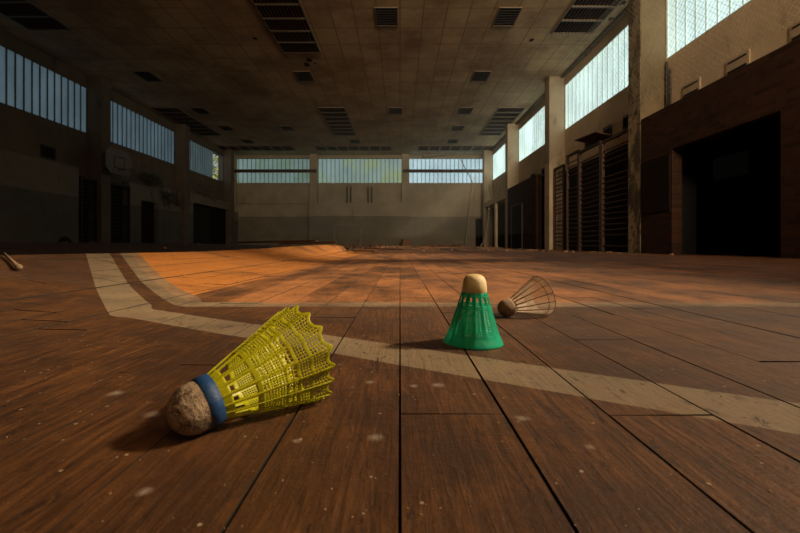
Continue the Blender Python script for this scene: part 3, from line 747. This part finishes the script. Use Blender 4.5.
def rib_mesh(parent, mat, ribs, L0, L1, R0, R1, profile, w0, w1, h, pleat=0, ripple=None):
    for k in range(ribs):
        th = 2*PI*k/ribs; mb = MB(); n_ = 14
        for j in range(n_+1):
            u = j/n_; r = lerp(R0, R1, profile(u))+pleat*smooth(.35, 1, u)
            if ripple: r += ripple(th, u)
            z = lerp(L0, L1, u); w_ = lerp(w0, w1, u)/2; hh = h*(1-.5*u)
            er = Vector((math.cos(th), math.sin(th), 0)); et = Vector((-math.sin(th), math.cos(th), 0)); c = er*r+Vector((0,0,z))
            for (a, b) in ((-w_, -hh), (w_, -hh), (w_*.7, hh), (-w_*.7, hh)): mb.v.append(tuple(c+et*a+er*b))
        for j in range(n_):
            for q in range(4): mb.f.append((j*4+q, j*4+(q+1) % 4, j*4+4+(q+1) % 4, j*4+4+q))
        mb.f.append((3,2,1,0)); mb.f.append(tuple(n_*4+q for q in range(4)))
        mb.build('rib', mat, parent)
def cork_prof(r, back, flat=0.0, nose=1.0):
    p = [(.0002, -r*nose+flat)]
    for k in range(1, 13):
        a = PI/2*k/12; p.append((r*math.sin(a)**(.75 if flat else 1), -(r*nose-flat)*math.cos(a)))
    p += [(r, back*.6), (r*.97, back), (r*.8, back+.0004)]
    return p
def place_lying(root, X, Yd, az, rc, L, R, extra_el=0, roll=0):
    phi = math.atan2(L, R); a = math.acos(rc/math.hypot(L, R))-phi + extra_el
    ax = Vector((math.cos(a)*math.cos(az), math.cos(a)*math.sin(az), math.sin(a)))
    q = ax.to_track_quat('Z', 'Y') @ Quaternion((0,0,1), roll)
    root.location = (X, Yd, floor_z(X, Yd)+rc+.0006); root.rotation_mode = 'QUATERNION'; root.rotation_quaternion = q

# yellow
rt = empty('shuttlecock'); tag(rt, 'dirty yellow plastic shuttlecock with blue band lying on its side in front', 'shuttlecock', 'shuttlecocks on the floor')
MB().lathe(cork_prof(.0141, .0065), 40).build('cork', M['cork_dirty'], rt, True)
MB().lathe([(.0139, .0034), (.0146, .0038), (.0146, .0108), (.0137, .0111)], 40, (False, False)).build('band', M['blue'], rt, True)
def hy(i, u, j):
    if i == 11: return False
    if u < .10: return False
    if u < .30: return 2 <= i <= 9 and not (i in (5, 6) and u < .0)
    if u < .335: return False
    if u < .56: return i % 2 == 0 and j % 2 == 0
    if u < .585: return False
    if u < .615: return i not in (1, 4, 7, 10)
    if u < .635: return False
    if u < .665: return i not in (1, 4, 7, 10)
    if u < .69: return False
    if u < .97: return i % 2 == 0 and j % 2 == 0 and not (.80 < u < .82)
    return False
prf = lambda u: u**.92
rpl = lambda th, u: .0016*math.sin(3*th+.7)*u*u + .0008*math.sin(5*th)*u
sk = skirt_mesh('skirt', M['yellow'], rt, .0100, .0705, .0124, .0320, 16, hy, prf, .0010, .003, 12, 74, .00042, rpl, 0, 0)
rib_mesh(sk, M['yellow'], 16, .0100, .0715, .0128, .0324, prf, .0014, .0008, .0005, .0010, rpl)
place_lying(rt, -.1135, .221, math.radians(46), .0146, .070, .0332, roll=.12)
# green
rt = empty('shuttlecock'); tag(rt, 'green plastic shuttlecock standing upright with cream cork on top', 'shuttlecock', 'shuttlecocks on the floor')
MB().lathe([(.0003, -.0104), (.004, -.0101), (.0072, -.0092), (.0098, -.0074), (.0115, -.0045), (.0124, -.001), (.0130, .003), (.0134, .0085), (.0128, .0095), (.010, .0097)], 40).build('cork', M['cork_cream'], rt, True)
def hg(i, u, j):
    if i in (0, 1, 9): return False
    if u < .09: return False
    if u < .25: return 3 <= i <= 7
    if u < .30: return False
    if u < .72: return j % 2 == 0 and i not in (0, 1, 5, 9)
    if u < .80: return j % 2 == 0 and i % 2 == 1
    return False
pg = lambda u: .94*u**1.05 + .06*smooth(.82, 1, u)
sk = skirt_mesh('skirt', M['green'], rt, .0092, .0625, .0130, .0315, 14, hg, pg, .0001, .0, 10, 70, .0005)
rib_mesh(sk, M['green'], 14, .009, .063, .0133, .0317, pg, .0020, .0010, .0004, .0001)
rt.location = (.0800, .4290, floor_z(.08, .429)+.0636); rt.rotation_euler = (PI, .025, 0.1)
# clear
rt = empty('shuttlecock'); tag(rt, 'grubby see-through shuttlecock lying behind the green one', 'shuttlecock', 'shuttlecocks on the floor')
MB().lathe(cork_prof(.0128, .008), 32).build('cork', M['cork_brown'], rt, True)
def hc(i, u, j):
    if u < .06: return False
    if u < .28: return 2 <= i <= 7
    return i % 2 == 1 and j % 2 == 1
pc = lambda u: u**.95
sk = skirt_mesh('skirt', M['clear'], rt, .0088, .063, .0095, .0295, 14, hc, pc, .0002, .0012, 10, 60, .0003, None, 1, 1)
rib_mesh(sk, M['clear_rib'], 14, .0085, .0635, .0098, .0297, pc, .0016, .0010, .0005)
for u in (.84, .995):
    r_ = lerp(.0095, .0297, pc(u)); z_ = lerp(.0088, .063, u); MB().lathe([(r_, z_-.0006), (r_+.0005, z_), (r_, z_+.0006), (r_-.0005, z_)], 56, (False, False)).build('ring', M['clear_rib'], sk)
place_lying(rt, .155, .583, math.radians(17), .0128, .063, .0305, roll=.2)

# pale stub lying on the heaved boards, far left
p0, p1 = Vector((-.945, .955, 0)), Vector((-.815, .855, 0)); p0.z = floor_z(p0.x, p0.y)+.006; p1.z = floor_z(p1.x, p1.y)+.009
r = empty('peg', p0); tag(r, 'small pale peg with a round end lying on the boards at left edge', 'peg')
d_ = p1-p0
MB().tube((0, 0, 0), tuple(d_), .0025, 10, .004).build('shaft', M['cork_brown'], r, True)
mb = MB().lathe([(.0008, -.008), (.0055, -.006), (.0085, -.001), (.0085, .003), (.006, .007), (.0008, .0085)], 20)
o = mb.build('head', M['cork_brown'], r, True); o.scale = (.75,)*3; o.location = d_; o.rotation_euler = d_.to_track_quat('Z', 'Y').to_euler()

# thin dust haze hanging in the hall
t = NT('haze'); t.t.nodes.remove(t.b)
vs_ = t.n('ShaderNodeVolumeScatter', {'Color': rgb(1, .90, .74), 'Density': .016, 'Anisotropy': .35}); t.set(t.out.inputs['Volume'], vs_.outputs[0])
o = MB().box(-5.2, 4.6, 13.0, 24.6, .5, 5.6).build('haze', t.m)
tag(o, 'thin dusty haze hanging in the air of the hall', 'haze', kind='stuff')
